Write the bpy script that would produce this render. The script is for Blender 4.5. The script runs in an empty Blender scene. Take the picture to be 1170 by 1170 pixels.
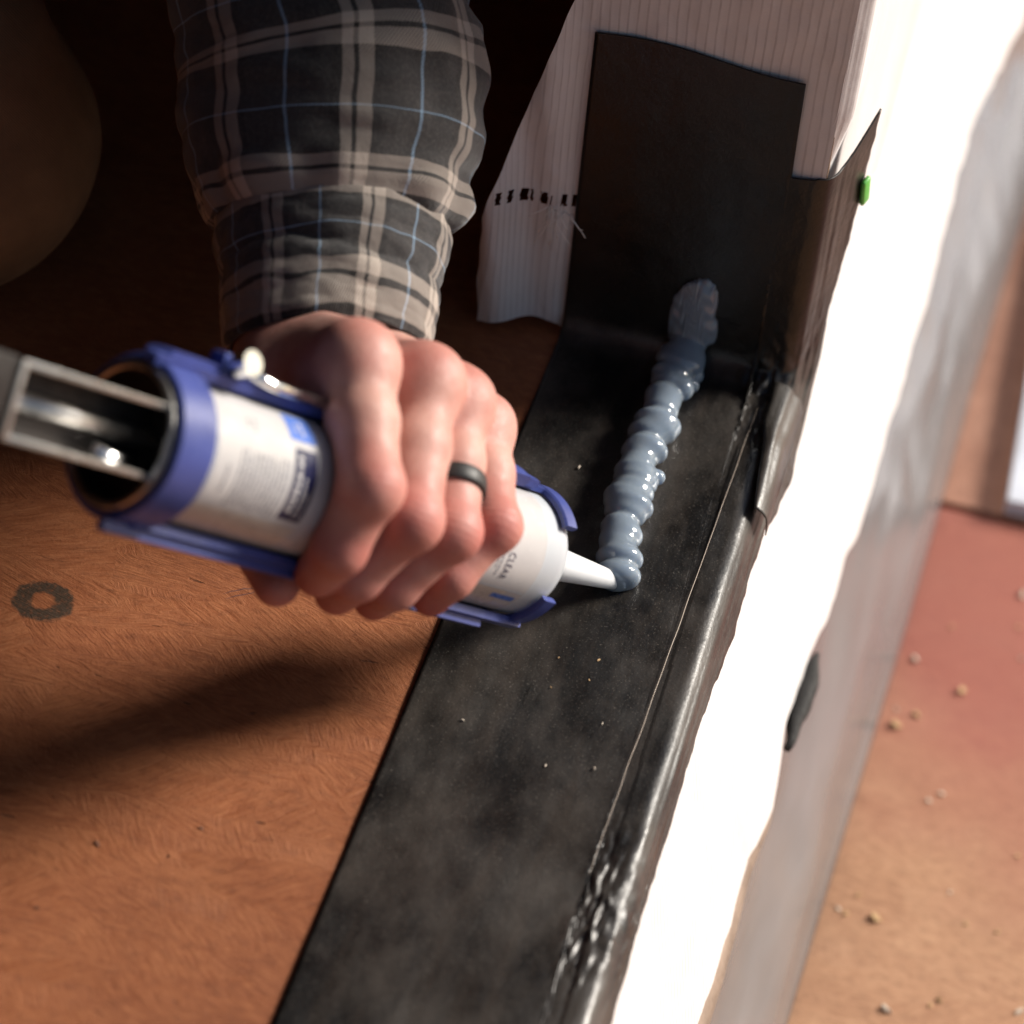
import bpy, bmesh, math, random
import numpy as np
from mathutils import Vector, Matrix, noise

random.seed(7); np.random.seed(7)
scene = bpy.context.scene
COL = scene.collection
R = math.radians

# ------------------------------------------------------------------ camera
CAM = Vector((.062, -.932, .805)); TGT = Vector((-.104, -.126, 0)); ROLL = .1
fwd = (TGT - CAM).normalized()
rt = fwd.cross(Vector((0, 0, 1))).normalized(); upv = rt.cross(fwd)
rt, upv = rt * math.cos(ROLL) + upv * math.sin(ROLL), -rt * math.sin(ROLL) + upv * math.cos(ROLL)
cam = bpy.data.cameras.new('camera'); cam_o = bpy.data.objects.new('camera', cam); COL.objects.link(cam_o)
m = Matrix.Identity(4)
for i in range(3):
    m[i][0], m[i][1], m[i][2], m[i][3] = rt[i], upv[i], -fwd[i], CAM[i]
cam_o.matrix_world = m
cam.sensor_width = 36; cam.lens = 36 * 3000 / 1170
cam.clip_start = .05; cam.clip_end = 2000
cam.dof.use_dof = True; cam.dof.focus_distance = 1.115; cam.dof.aperture_fstop = 5.2; cam.dof.aperture_blades = 9
scene.camera = cam_o

# ------------------------------------------------------------------ sky, sun, exposure
SUN_AZ, SUN_EL = R(37), R(27)          # azimuth from +X (outdoors) towards +Y (behind the jamb)
sun_dir = Vector((math.cos(SUN_AZ) * math.cos(SUN_EL), math.sin(SUN_AZ) * math.cos(SUN_EL), math.sin(SUN_EL)))
w = bpy.data.worlds.new('World'); scene.world = w; w.use_nodes = True
nt = w.node_tree; nt.nodes.clear()
sky = nt.nodes.new('ShaderNodeTexSky'); sky.sky_type = 'NISHITA'; sky.sun_disc = False
sky.sun_elevation = SUN_EL; sky.sun_rotation = R(90) - SUN_AZ
bg = nt.nodes.new('ShaderNodeBackground'); bg.inputs['Strength'].default_value = .06
wo = nt.nodes.new('ShaderNodeOutputWorld')
nt.links.new(sky.outputs[0], bg.inputs[0]); nt.links.new(bg.outputs[0], wo.inputs[0])
sl = bpy.data.lights.new('sun', 'SUN'); sl.energy = 5.0; sl.angle = R(18); sl.color = (1, .93, .84)
so = bpy.data.objects.new('sun', sl); COL.objects.link(so)
so.rotation_euler = sun_dir.to_track_quat('Z', 'Y').to_euler(); so.location = sun_dir * 6
scene.view_settings.view_transform = 'Standard'; scene.view_settings.look = 'None'
scene.view_settings.exposure = .42; scene.view_settings.gamma = 1

# ------------------------------------------------------------------ helpers
def tag(o, label=None, cat=None, group=None, kind=None):
    if label: o['label'] = label
    if cat: o['category'] = cat
    if group: o['group'] = group
    if kind: o['kind'] = kind
    return o

def empty(name, mat=None, loc=None):
    o = bpy.data.objects.new(name, None); o.empty_display_size = .02; COL.objects.link(o)
    if mat is not None: o.matrix_world = mat
    if loc is not None: o.location = loc
    return o

def mesh_obj(name, verts, faces, mat=None, parent=None, smooth=True, uvs=None):
    me = bpy.data.meshes.new(name)
    me.from_pydata([tuple(map(float, v)) for v in verts], [], [tuple(map(int, f)) for f in faces])
    me.validate(); me.update()
    if smooth: me.polygons.foreach_set('use_smooth', [True] * len(me.polygons))
    if uvs is not None:
        l = me.uv_layers.new(name='UVMap')
        vi = np.zeros(len(me.loops), int); me.loops.foreach_get('vertex_index', vi)
        l.data.foreach_set('uv', np.asarray(uvs, dtype=np.float32)[vi].ravel())
    o = bpy.data.objects.new(name, me); COL.objects.link(o)
    if mat: me.materials.append(mat)
    if parent: o.parent = parent
    return o

def bm_obj(name, bm, mat=None, parent=None, smooth=False):
    bmesh.ops.recalc_face_normals(bm, faces=bm.faces)
    me = bpy.data.meshes.new(name); bm.to_mesh(me); bm.free()
    if smooth: me.polygons.foreach_set('use_smooth', [True] * len(me.polygons))
    o = bpy.data.objects.new(name, me); COL.objects.link(o)
    if mat: me.materials.append(mat)
    if parent: o.parent = parent
    return o

def box_bm(x0, x1, y0, y1, z0, z1, bev=0, bm=None):
    bm = bm or bmesh.new()
    r = bmesh.ops.create_cube(bm, size=1)
    for v in r['verts']:
        v.co = Vector(((x0 + x1) / 2 + v.co.x * (x1 - x0), (y0 + y1) / 2 + v.co.y * (y1 - y0), (z0 + z1) / 2 + v.co.z * (z1 - z0)))
    if bev:
        es = list({e for v in r['verts'] for e in v.link_edges})
        bmesh.ops.bevel(bm, geom=es, offset=bev, segments=2, affect='EDGES', profile=.6)
    return bm

def tube_bm(pts, rad, n=10, bm=None, caps=True):
    bm = bm or bmesh.new()
    pts = [Vector(p) for p in pts]
    if not hasattr(rad, '__len__'): rad = [rad] * len(pts)
    prev = None; u = None
    for i, p in enumerate(pts):
        d = (pts[min(i + 1, len(pts) - 1)] - pts[max(i - 1, 0)]).normalized()
        if u is None: u = d.orthogonal().normalized()
        u = (u - d * u.dot(d)).normalized(); v = d.cross(u)
        ring = [bm.verts.new(p + (u * math.cos(2 * math.pi * k / n) + v * math.sin(2 * math.pi * k / n)) * rad[i]) for k in range(n)]
        if prev:
            for k in range(n): bm.faces.new((prev[k], prev[(k + 1) % n], ring[(k + 1) % n], ring[k]))
        elif caps: bm.faces.new(ring[::-1])
        prev = ring
    if caps: bm.faces.new(prev)
    return bm

def grid_faces(nu, nv, closed=False):
    f = []
    for i in range(nu - 1):
        for j in range(nv if closed else nv - 1):
            j2 = (j + 1) % nv
            f.append((i * nv + j, i * nv + j2, (i + 1) * nv + j2, (i + 1) * nv + j))
    return f

def at(px, py, dep): return CAM + (fwd + rt * ((px - 585) / 3000) - upv * ((py - 585) / 3000)) * dep
def nz(x, y=0, z=0): return noise.noise(Vector((x, y, z)))
def fbm(x, y=0, z=0, o=4):
    s = 0; a = 1
    for i in range(o): s += a * nz(x, y, z); x *= 2.03; y *= 2.03; z *= 2.03; a *= .5
    return s
def interp(x, xs, ys): return float(np.interp(x, xs, ys))

# signed distance fields meshed with surface nets
def surface_nets(F, org, h):
    nx, ny, nzz = F.shape
    S = F < 0
    c = np.zeros((nx - 1, ny - 1, nzz - 1), np.int32)
    for dx in (0, 1):
        for dy in (0, 1):
            for dz in (0, 1): c += S[dx:nx - 1 + dx, dy:ny - 1 + dy, dz:nzz - 1 + dz]
    act = (c > 0) & (c < 8)
    idx = np.argwhere(act); vid = -np.ones(act.shape, np.int64); vid[act] = np.arange(len(idx))
    acc = np.zeros((len(idx), 3)); cnt = np.zeros(len(idx))
    corners = [(a, b, d) for a in (0, 1) for b in (0, 1) for d in (0, 1)]
    for a in corners:
        for ax in range(3):
            if a[ax]: continue
            b = list(a); b[ax] = 1
            fa = F[idx[:, 0] + a[0], idx[:, 1] + a[1], idx[:, 2] + a[2]]; fb = F[idx[:, 0] + b[0], idx[:, 1] + b[1], idx[:, 2] + b[2]]
            cr = (fa < 0) != (fb < 0)
            t = np.where(cr, fa / np.where(cr, fa - fb, 1), 0)
            p = np.tile(np.array(a, float), (len(idx), 1)); p[:, ax] += t
            acc[cr] += p[cr]; cnt[cr] += 1
    V = (idx + acc / cnt[:, None]) * h + org
    faces = []
    for ax in range(3):
        sl0 = [slice(None)] * 3; sl1 = [slice(None)] * 3
        sl0[ax] = slice(0, -1); sl1[ax] = slice(1, None)
        A = S[tuple(sl0)]; B = S[tuple(sl1)]
        e = np.argwhere(A != B); o1, o2 = [(1, 2), (2, 0), (0, 1)][ax]
        ok = (e[:, o1] > 0) & (e[:, o2] > 0) & (e[:, o1] < F.shape[o1] - 1) & (e[:, o2] < F.shape[o2] - 1)
        e = e[ok]; ins = A[e[:, 0], e[:, 1], e[:, 2]]
        def g(d1, d2):
            q = e.copy(); q[:, o1] += d1; q[:, o2] += d2
            return vid[q[:, 0], q[:, 1], q[:, 2]]
        q = np.stack([g(-1, -1), g(0, -1), g(0, 0), g(-1, 0)], 1)
        q[~ins] = q[~ins][:, ::-1]
        faces.append(q)
    return V, np.concatenate(faces)

class Field:
    def __init__(s, lo, hi, h):
        s.lo = np.array(lo, float); s.h = h
        n = np.ceil((np.array(hi) - s.lo) / h).astype(int) + 1
        ax = [s.lo[i] + np.arange(n[i]) * h for i in range(3)]
        s.P = np.stack(np.meshgrid(*ax, indexing='ij'), -1).astype(np.float32)
    def cone(s, a, b, ra, rb):
        a = np.array(a, np.float32); b = np.array(b, np.float32); d = b - a
        t = np.clip(((s.P - a) @ d) / max(float(d @ d), 1e-9), 0, 1)
        return np.linalg.norm(s.P - a - t[..., None] * d, axis=-1) - (ra + (rb - ra) * t)
    def ball(s, c, r): return np.linalg.norm(s.P - np.array(c, np.float32), axis=-1) - r
    def ell(s, c, r, M=None):
        q = s.P - np.array(c, np.float32)
        if M is not None: q = q @ np.array(M, np.float32).T
        r = np.array(r, np.float32); k = np.linalg.norm(q / r, axis=-1); k2 = np.linalg.norm(q / (r * r), axis=-1)
        return k * (k - 1) / np.maximum(k2, 1e-6)
def smin(a, b, k):
    hh = np.clip(k - np.abs(a - b), 0, None) / k
    return np.minimum(a, b) - hh * hh * k * .25
def smax(a, b, k): return -smin(-a, -b, k)

# ------------------------------------------------------------------ materials
class N:
    """small node-tree builder"""
    def __init__(s, name):
        s.m = bpy.data.materials.new(name); s.m.use_nodes = True; s.t = s.m.node_tree
        s.b = s.t.nodes['Principled BSDF']
    def n(s, typ, **kw):
        x = s.t.nodes.new(typ)
        for k, v in kw.items(): setattr(x, k, v)
        return x
    def link(s, a, b): s.t.links.new(a, b)
    def val(s, sock, v):
        if hasattr(v, 'is_output') or hasattr(v, 'links'): s.link(v, sock)
        else: sock.default_value = v
    def set(s, **kw):
        for k, v in kw.items(): s.val(s.b.inputs[k.replace('_', ' ')], v if not (isinstance(v, tuple) and len(v) == 3) else (*v, 1))
        return s
    def coord(s, kind='Object'): return s.n('ShaderNodeTexCoord').outputs[kind]
    def mapping(s, v, scale=(1, 1, 1), rot=(0, 0, 0), loc=(0, 0, 0)):
        x = s.n('ShaderNodeMapping'); s.link(v, x.inputs['Vector'])
        x.inputs['Scale'].default_value = scale; x.inputs['Rotation'].default_value = rot; x.inputs['Location'].default_value = loc
        return x.outputs[0]
    def noise(s, v, scale, detail=4, rough=.55, dist=0):
        x = s.n('ShaderNodeTexNoise'); s.link(v, x.inputs['Vector'])
        x.inputs['Scale'].default_value = scale; x.inputs['Detail'].default_value = detail
        x.inputs['Roughness'].default_value = rough; x.inputs['Distortion'].default_value = dist
        return x.outputs[0]
    def voro(s, v, scale, feature='F1', out='Distance'):
        x = s.n('ShaderNodeTexVoronoi', feature=feature); s.link(v, x.inputs['Vector']); x.inputs['Scale'].default_value = scale
        return x.outputs[out]
    def ramp(s, f, stops, interp='LINEAR'):
        x = s.n('ShaderNodeValToRGB'); x.color_ramp.interpolation = interp
        el = x.color_ramp.elements
        while len(el) < len(stops): el.new(.5)
        for e, (p, c) in zip(el, stops):
            e.position = p; e.color = (*c, 1) if isinstance(c, tuple) else (c, c, c, 1)
        s.val(x.inputs[0], f); return x.outputs[0]
    def mix(s, fac, a, b, mode='MIX'):
        x = s.n('ShaderNodeMix', data_type='RGBA', blend_type=mode)
        s.val(x.inputs[0], fac)
        s.val(x.inputs[6], (*a, 1) if isinstance(a, tuple) and len(a) == 3 else a)
        s.val(x.inputs[7], (*b, 1) if isinstance(b, tuple) and len(b) == 3 else b)
        return x.outputs[2]
    def math(s, op, a, b=0, c=None):
        x = s.n('ShaderNodeMath', operation=op); s.val(x.inputs[0], a); s.val(x.inputs[1], b)
        if c is not None: s.val(x.inputs[2], c)
        return x.outputs[0]
    def sep(s, v):
        x = s.n('ShaderNodeSeparateXYZ'); s.link(v, x.inputs[0]); return x.outputs
    def attr(s, name): return s.n('ShaderNodeAttribute', attribute_name=name).outputs['Fac']
    def bump(s, h, strength=.5, dist=.001, prev=None):
        x = s.n('ShaderNodeBump'); s.link(h, x.inputs['Height']); x.inputs['Strength'].default_value = strength; x.inputs['Distance'].default_value = dist
        if prev is not None: s.link(prev, x.inputs['Normal'])
        s.link(x.outputs[0], s.b.inputs['Normal']); return x.outputs[0]

def simple(name, col, rough=.5, metal=0, var=.15, sc=60, bump=0, **kw):
    n = N(name); c = n.coord(); f = n.noise(c, sc, 5)
    a = tuple(x * (1 - var) for x in col); b = tuple(min(1, x * (1 + var)) for x in col)
    n.set(Base_Color=n.ramp(f, [(.3, a), (.7, b)]), Roughness=n.ramp(n.noise(c, sc * 1.7, 4), [(.3, max(0, rough - .08)), (.7, min(1, rough + .08))]), Metallic=metal, **kw)
    if bump: n.bump(n.noise(c, sc * 4, 4), .5, bump)
    return n.m

def osb(name, dark, mid, light, red=None):
    n = N(name); c = n.coord()
    dn = n.n('ShaderNodeTexNoise'); n.link(c, dn.inputs['Vector']); dn.inputs['Scale'].default_value = 26; dn.inputs['Detail'].default_value = 4
    warp = n.n('ShaderNodeVectorMath', operation='MULTIPLY_ADD'); n.link(dn.outputs['Color'], warp.inputs[0]); warp.inputs[1].default_value = (.007, .007, 0); n.link(c, warp.inputs[2])
    wv = warp.outputs[0]
    def layer(seed, sc, turn, fx, fy):
        vv = n.n('ShaderNodeTexVoronoi'); n.link(n.mapping(wv, (sc * .45, sc * 1.6, sc), (0, 0, turn), (seed, seed * 2, 0)), vv.inputs['Vector']); vv.inputs['Scale'].default_value = 1
        r3 = n.sep(vv.outputs['Color'])
        ang = n.math('MULTIPLY_ADD', n.math('SUBTRACT', r3[0], .5), 1.5, turn)
        vr = n.n('ShaderNodeVectorRotate', rotation_type='Z_AXIS'); n.link(wv, vr.inputs['Vector']); n.link(ang, vr.inputs['Angle'])
        return n.noise(n.mapping(vr.outputs[0], (fx, fy, 60), (0, 0, 0), (seed, 0, 0)), 1, 7, .68, .25), r3[1], r3[2]
    f1, t1, q1 = layer(0, 34, R(-12), 60, 600)
    f2, t2, q2 = layer(3.3, 58, R(20), 85, 820)
    sel = n.ramp(q1, [(.45, 0.), (.55, 1.)])
    f = n.mix(sel, f1, f2)
    tone = n.math('MULTIPLY_ADD', n.math('SUBTRACT', t1, .5), .10, 0)
    ff = n.math('ADD', f, tone)
    col = n.ramp(ff, [(.22, dark), (.49, mid), (.80, light)])
    big = n.noise(c, 4.5, 4)
    col = n.mix(n.ramp(big, [(.35, .4), (.6, 0.)]), col, tuple(x * .7 for x in dark))
    pale = n.ramp(n.noise(wv, 22, 4, .6), [(.5, 0.), (.75, .4)])
    col = n.mix(pale, col, light)
    # gouges and splinter holes between strands
    g = n.noise(n.mapping(wv, (70, 260, 60), (0, 0, R(-25))), 1, 4, .6)
    gm = n.math('MULTIPLY', n.ramp(g, [(.66, 0.), (.72, 1.)]), n.ramp(n.noise(c, 24, 2), [(.46, 0.), (.56, 1.)]))
    col = n.mix(n.math('MULTIPLY', gm, .8), col, tuple(x * .25 for x in dark))
    mot = n.noise(n.mapping(wv, (1, 1.8, 1), (0, 0, R(-15))), 130, 6, .7)
    col = n.mix(n.ramp(mot, [(.5, 0.), (.72, .45)]), col, tuple(v * .55 for v in dark))
    col = n.mix(n.ramp(mot, [(.28, .4), (.46, 0.)]), col, light)
    if red:
        x, y, z = n.sep(c)
        yy = n.math('ADD', y, n.math('MULTIPLY', n.math('SUBTRACT', n.noise(c, 10, 4), .5), .16))
        yy = n.math('ADD', yy, n.math('MULTIPLY', x, .35))
        col = n.mix(n.ramp(n.math('MULTIPLY_ADD', yy, 4, .3), [(.35, 0.), (.95, .85)]), col, n.mix(f, tuple(v * .6 for v in red), red))
    h = n.math('SUBTRACT', n.math('ADD', f, n.math('MULTIPLY', t1, .12)), n.math('MULTIPLY', gm, .9))
    n.set(Roughness=n.ramp(f, [(.3, .5), (.7, .72)]))
    n.bump(n.noise(c, 700, 4), .4, .0005, n.bump(h, .5, .0011))
    return n, col, c

# subfloor: oriented strand panel, with the stamped ring and pen scribble printed on it
n, col, c = osb('subfloor_osb', (.20, .055, .018), (.34, .108, .038), (.50, .19, .075))
x, y, z = n.sep(c)
def ring_mask(cx, cy):
    wob = n.math('MULTIPLY', n.math('SUBTRACT', n.noise(c, 220, 3), .5), .006)
    dx = n.math('MULTIPLY', n.math('SUBTRACT', x, cx), .95); dy = n.math('MULTIPLY', n.math('SUBTRACT', y, cy), 1.12)
    d = n.math('SQRT', n.math('ADD', n.math('MULTIPLY', dx, dx), n.math('MULTIPLY', dy, dy)))
    d = n.math('ADD', d, wob)
    e = n.math('ABSOLUTE', n.math('SUBTRACT', d, .0088))
    return n.ramp(n.math('MULTIPLY', e, 100), [(.27, 1.), (.45, 0.)])
rm = n.math('MULTIPLY', ring_mask(-.2745, -.2435), n.ramp(n.noise(c, 500, 3), [(.25, .5), (.5, .92)]))
col = n.mix(rm, col, (.035, .026, .016))
# pen scribble
sx = n.math('SUBTRACT', x, -.193); sy = n.math('SUBTRACT', y, -.2065)
al = n.math('ADD', n.math('MULTIPLY', sx, .78), n.math('MULTIPLY', sy, .62)); ac = n.math('SUBTRACT', n.math('MULTIPLY', sy, .78), n.math('MULTIPLY', sx, .62))
win = n.math('MULTIPLY', n.ramp(n.math('MULTIPLY', n.math('ABSOLUTE', al), 50), [(.55, 1.), (.8, 0.)]), n.ramp(n.math('MULTIPLY', n.math('ABSOLUTE', ac), 100), [(.28, 1.), (.42, 0.)]))
st = n.ramp(n.math('SINE', n.math('ADD', n.math('MULTIPLY', ac, 2300), n.math('MULTIPLY', n.noise(c, 90, 2), 9))), [(.55, 0.), (.95, 1.)])
col = n.mix(n.math('MULTIPLY', n.math('MULTIPLY', win, st), .6), col, (.03, .025, .045))
n.set(Base_Color=col); M_FLOOR = n.m

n, col, c = osb('deck_osb', (.30, .13, .06), (.50, .26, .14), (.64, .38, .22), red=(.40, .10, .075))
n.set(Base_Color=col); M_DECK = n.m
n, col, c = osb('far_deck_osb', (.30, .13, .08), (.46, .22, .14), (.58, .32, .22))
n.set(Base_Color=col); M_DECK2 = n.m
M_DIRT = simple('dirt', (.30, .20, .13), .9, 0, .3, 8, .004)
M_LUMBER = simple('raw_lumber', (.38, .24, .13), .7, 0, .2, 30)
M_DARKWOOD = simple('interior_sheathing', (.16, .09, .05), .8, 0, .2, 8)

# black flashing membrane
n = N('black_flashing'); c = n.coord(); x, y, z = n.sep(c)
flat_ = n.ramp(n.math('MULTIPLY', z, 20), [(.1, 1.), (.6, .06)])           # site dust lies on the level part only
dust = n.math('MULTIPLY', n.ramp(n.noise(n.mapping(c, (1, .6, 1), (0, 0, R(8))), 17, 7, .68), [(.40, 0.), (.72, 1.)]), flat_)
streak = n.math('MULTIPLY', n.ramp(n.noise(n.mapping(c, (60, 7, 20), (0, 0, R(-4))), 1, 4, .6), [(.5, 0.), (.8, 1.)]), flat_)
col = n.mix(n.math('MULTIPLY', dust, .85), (.0050, .0045, .0042), (.088, .076, .066))
col = n.mix(n.math('MULTIPLY', streak, .22), col, (.10, .07, .05))
scr = n.math('MULTIPLY', n.ramp(n.noise(n.mapping(c, (300, 60, 60), (0, 0, R(70))), 1, 6, .75), [(.60, 0.), (.8, 1.)]), n.ramp(n.noise(c, 30, 3), [(.45, 0.), (.65, .35)]))
col = n.mix(n.math('MULTIPLY', scr, flat_), col, (.13, .115, .10))
n.set(Base_Color=col, Roughness=n.ramp(n.noise(c, 26, 5), [(.3, .27), (.7, .50)]))
n.b.inputs['Specular IOR Level'].default_value = .5
col2 = n.mix(n.math('MULTIPLY', n.ramp(n.noise(c, 1300, 2), [(.62, 0.), (.72, .5)]), flat_), col, (.16, .14, .12)); n.set(Base_Color=col2)
b1 = n.bump(n.noise(c, 700, 3), .3, .0004)
n.bump(n.noise(n.mapping(c, (30, 14, 30)), 1, 5, .6), .5, .0022, b1); M_TAPE = n.m
n = N('seam_film'); n.set(Base_Color=(.42, .33, .26), Roughness=.35); M_SEAM = n.m

# white ribbed housewrap
n = N('housewrap'); c = n.coord(); x, y, z = n.sep(c)
wob = n.math('MULTIPLY', n.math('SUBTRACT', n.noise(n.mapping(c, (30, 30, 5)), 1, 3), .5), .0016)
u = n.math('ADD', n.math('ADD', x, y), wob)
rib = n.math('SINE', n.math('MULTIPLY', u, 2 * math.pi / .0042))
fine = n.math('SINE', n.math('MULTIPLY', z, 2 * math.pi / .0013))
ln = n.ramp(n.math('MULTIPLY_ADD', rib, .5, .5), [(.80, 0.), (.98, 1.)])
col = n.mix(n.math('MULTIPLY', ln, n.ramp(n.noise(c, 60, 4), [(.3, .15), (.7, .5)])), (.68, .65, .64), (.30, .26, .25))
col = n.mix(n.ramp(n.noise(c, 14, 5, .65), [(.5, 0.), (.85, .35)]), col, (.50, .43, .39))
n.set(Base_Color=col, Roughness=.62)
b1 = n.bump(n.math('ADD', n.math('MULTIPLY', rib, .5), n.math('MULTIPLY', fine, .3)), .14, .0004)
n.bump(n.noise(c, 45, 4), .35, .002, b1); M_WRAP = n.m

n = N('grey_apron_film'); c = n.coord()
f = n.noise(n.mapping(c, (18, 5, 12)), 1, 4, .5)
n.set(Base_Color=n.ramp(f, [(.3, (.15, .142, .142)), (.7, (.23, .218, .218))]), Roughness=.25, Metallic=.25)
n.bump(f, .5, .008); M_APRON = n.m

# gun and cartridge
M_BLUE = simple('blue_plastic', (.055, .075, .26), .34, 0, .12, 90, .0002)
M_STEEL = simple('zinc_steel', (.55, .54, .52), .34, 1, .15, 200, .0002)
M_CHROME = simple('chrome', (.82, .82, .82), .14, 1, .05, 200)
M_BLACKM = simple('black_painted_steel', (.018, .016, .015), .42, 0, .3, 150, .0003)
M_GUNIN = simple('dark_plunger_steel', (.05, .043, .04), .45, .6, .3, 150)
n = N('cartridge_white'); n.set(Base_Color=(.50, .53, .56), Roughness=.28, Subsurface_Weight=.15); n.b.inputs['Subsurface Radius'].default_value = (.004, .004, .004); n.b.inputs['Subsurface Scale'].default_value = 1; M_CART = n.m
n = N('nozzle_clear'); n.set(Base_Color=(.86, .88, .9), Roughness=.2, Subsurface_Weight=.6, Transmission_Weight=.15); n.b.inputs['Subsurface Radius'].default_value = (.006, .006, .006); n.b.inputs['Subsurface Scale'].default_value = 1; M_NOZ = n.m
M_LABEL = simple('label_paper', (.52, .505, .50), .22, 0, .03, 120)
M_NAVY = simple('navy_print', (.012, .014, .055), .3, 0, .2, 300)
M_LBLUE = simple('light_blue_print', (.10, .19, .55), .3, 0, .12, 300)
M_INK = simple('grey_ink', (.22, .22, .25), .4, 0, .3, 400)
M_PALEBAND = simple('tan_label_band', (.52, .46, .40), .32, 0, .08, 200)

# sealant
n = N('clear_sealant'); c = n.coord()
n.set(Base_Color=(.31, .38, .46), Roughness=.09, Subsurface_Weight=.7, Transmission_Weight=.35, IOR=1.41)
n.b.inputs['Subsurface Radius'].default_value = (.006, .007, .009); n.b.inputs['Subsurface Scale'].default_value = 1
n.b.inputs['Coat Weight'].default_value = .6; n.b.inputs['Coat Roughness'].default_value = .04
n.bump(n.noise(c, 160, 2), .12, .001); M_SEAL = n.m

# skin
n = N('skin'); c = n.coord()
red = n.attr('red')
base = n.ramp(n.noise(c, 70, 5, .6), [(.3, (.46, .235, .185)), (.7, (.60, .345, .285))])
red = n.math('ADD', red, n.ramp(n.noise(c, 38, 4, .6), [(.42, 0.), (.75, .45)]))
col = n.mix(n.math('MULTIPLY', red, .72), base, (.42, .085, .07))
col = n.mix(n.ramp(n.noise(c, 420, 3), [(.6, 0.), (.8, .18)]), col, (.45, .17, .12))
n.set(Base_Color=col, Roughness=n.ramp(n.noise(c, 300, 4), [(.3, .48), (.7, .64)]), Subsurface_Weight=.16)
n.b.inputs['Subsurface Radius'].default_value = (.0035, .0012, .0007); n.b.inputs['Subsurface Scale'].default_value = 1
wr = n.math('MULTIPLY', n.math('SINE', n.math('ADD', n.math('MULTIPLY', n.attr('axial'), 2 * math.pi / 2.6), n.math('MULTIPLY', n.noise(c, 120, 2), 6))), n.attr('wrinkle'))
b1 = n.bump(wr, .2, .0003)
b2 = n.bump(n.voro(n.mapping(c, (1, 1, 1)), 900), .3, .00025, b1)
n.bump(n.noise(c, 140, 5, .6), .3, .0008, b2); M_SKIN = n.m
M_HAIR = simple('arm_hair', (.10, .05, .025), .5, 0, .3, 50)
M_RING = simple('black_silicone', (.018, .018, .018), .5, 0, .2, 300, .0001)
n = N('brown_canvas'); c = n.coord()
tw = n.math('SINE', n.math('MULTIPLY', n.math('ADD', n.sep(c)[0], n.math('ADD', n.sep(c)[1], n.sep(c)[2])), 4200))
n.set(Base_Color=n.ramp(n.noise(c, 26, 5), [(.3, (.15, .070, .03)), (.7, (.24, .12, .055))]), Roughness=.85)
n.bump(tw, .2, .0004, n.bump(n.noise(c, 40, 4), .4, .003)); M_CANVAS = n.m

# flannel plaid on UV (u counts warp repeats round the arm, v counts weft repeats along it)
def plaid(name, cuff=False):
    n = N(name); uv = n.coord('UV'); x, y, z = n.sep(uv)
    oc = n.coord(); wob = n.noise(oc, 90, 3)
    fx = n.math('FRACT', n.math('ADD', x, n.math('MULTIPLY', n.math('SUBTRACT', wob, .5), .018)))
    fy = n.math('FRACT', n.math('ADD', y, n.math('MULTIPLY', n.math('SUBTRACT', n.noise(oc, 80, 3), .5), .018)))
    K = (.004, .003, .003); G = (.034, .031, .031); T = (.40, .34, .29); S = (.017, .016, .017); B = (.26, .40, .56)
    warp = n.ramp(fx, [(0, G), (.08, S), (.30, K), (.375, T), (.455, K), (.49, T), (.60, S), (.66, G), (.965, B), (.99, G)], 'CONSTANT')
    weft = n.ramp(fy, [(0, S), (.34, T), (.42, K), (.45, T), (.56, K), (.60, S), (.80, G), (.985, B), (1, G)], 'CONSTANT')
    tw = n.math('SINE', n.math('MULTIPLY', n.math('ADD', n.math('MULTIPLY', x, 36), n.math('MULTIPLY', y, 36)), 2 * math.pi))
    fac = n.ramp(n.math('MULTIPLY_ADD', tw, .5, .5), [(.3, .28), (.7, .72)])
    col = n.mix(fac, warp, weft)
    fuzz = n.noise(oc, 700, 3)
    col = n.mix(n.ramp(fuzz, [(.45, 0.), (.8, .16)]), col, (.24, .21, .19))
    n.set(Base_Color=col, Roughness=.92)
    n.b.inputs['Sheen Weight'].default_value = .25
    b1 = n.bump(tw, .35, .0004); b1 = n.bump(fuzz, .35, .0006, b1); n.bump(n.noise(oc, 60, 3), .3, .002, b1)
    return n.m
M_PLAID = plaid('flannel_plaid'); M_CUFF = plaid('flannel_cuff', True)
M_CRUMB = simple('wood_crumb', (.55, .36, .18), .8, 0, .25, 300)
M_PALE = simple('pale_splinter', (.72, .62, .50), .8, 0, .2, 300)
M_WHITEP = simple('blue_white_plastic', (.66, .70, .78), .4, 0, .1, 40)
M_GREEN = simple('green_plastic', (.10, .42, .06), .4, 0, .1, 200)
M_TAN = simple('tan_wood_edge', (.30, .23, .18), .7, 0, .25, 60, .001)
M_THREAD = simple('white_thread', (.75, .72, .68), .7, 0, .1, 100)

# ------------------------------------------------------------------ ground, deck, subfloor
WALL_IN = -.1145
bm = box_bm(-300, 300, -300, 300, -.70, -.60)
tag(bm_obj('ground', bm, M_DIRT), kind='structure')
deck = bm_obj('deck', box_bm(-.010, 2.6, -2.6, 3.2, -.60, -.319), M_LUMBER); tag(deck, kind='structure')
def sheet_panel(name, x0, x1, y0, y1, ztop, mat, parent, th=.018):
    return bm_obj(name, box_bm(x0, x1, y0, y1, ztop - th, ztop, .0012), mat, parent)
sheet_panel('panel', .014, 2.55, -2.2, .268, -.300, M_DECK, deck)
sheet_panel('panel', .014, 2.55, .2745, 2.7, -.3005, M_DECK2, deck)

bm = bmesh.new()
box_bm(-4, -.016, -3, 3, -.60, -.03, 0, bm)
tag(bm_obj('floor_framing', bm, M_LUMBER), kind='structure')
tag(bm_obj('subfloor', box_bm(-4, -.013, -3, 3, -.029, 0, .002), M_FLOOR), kind='structure')

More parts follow.
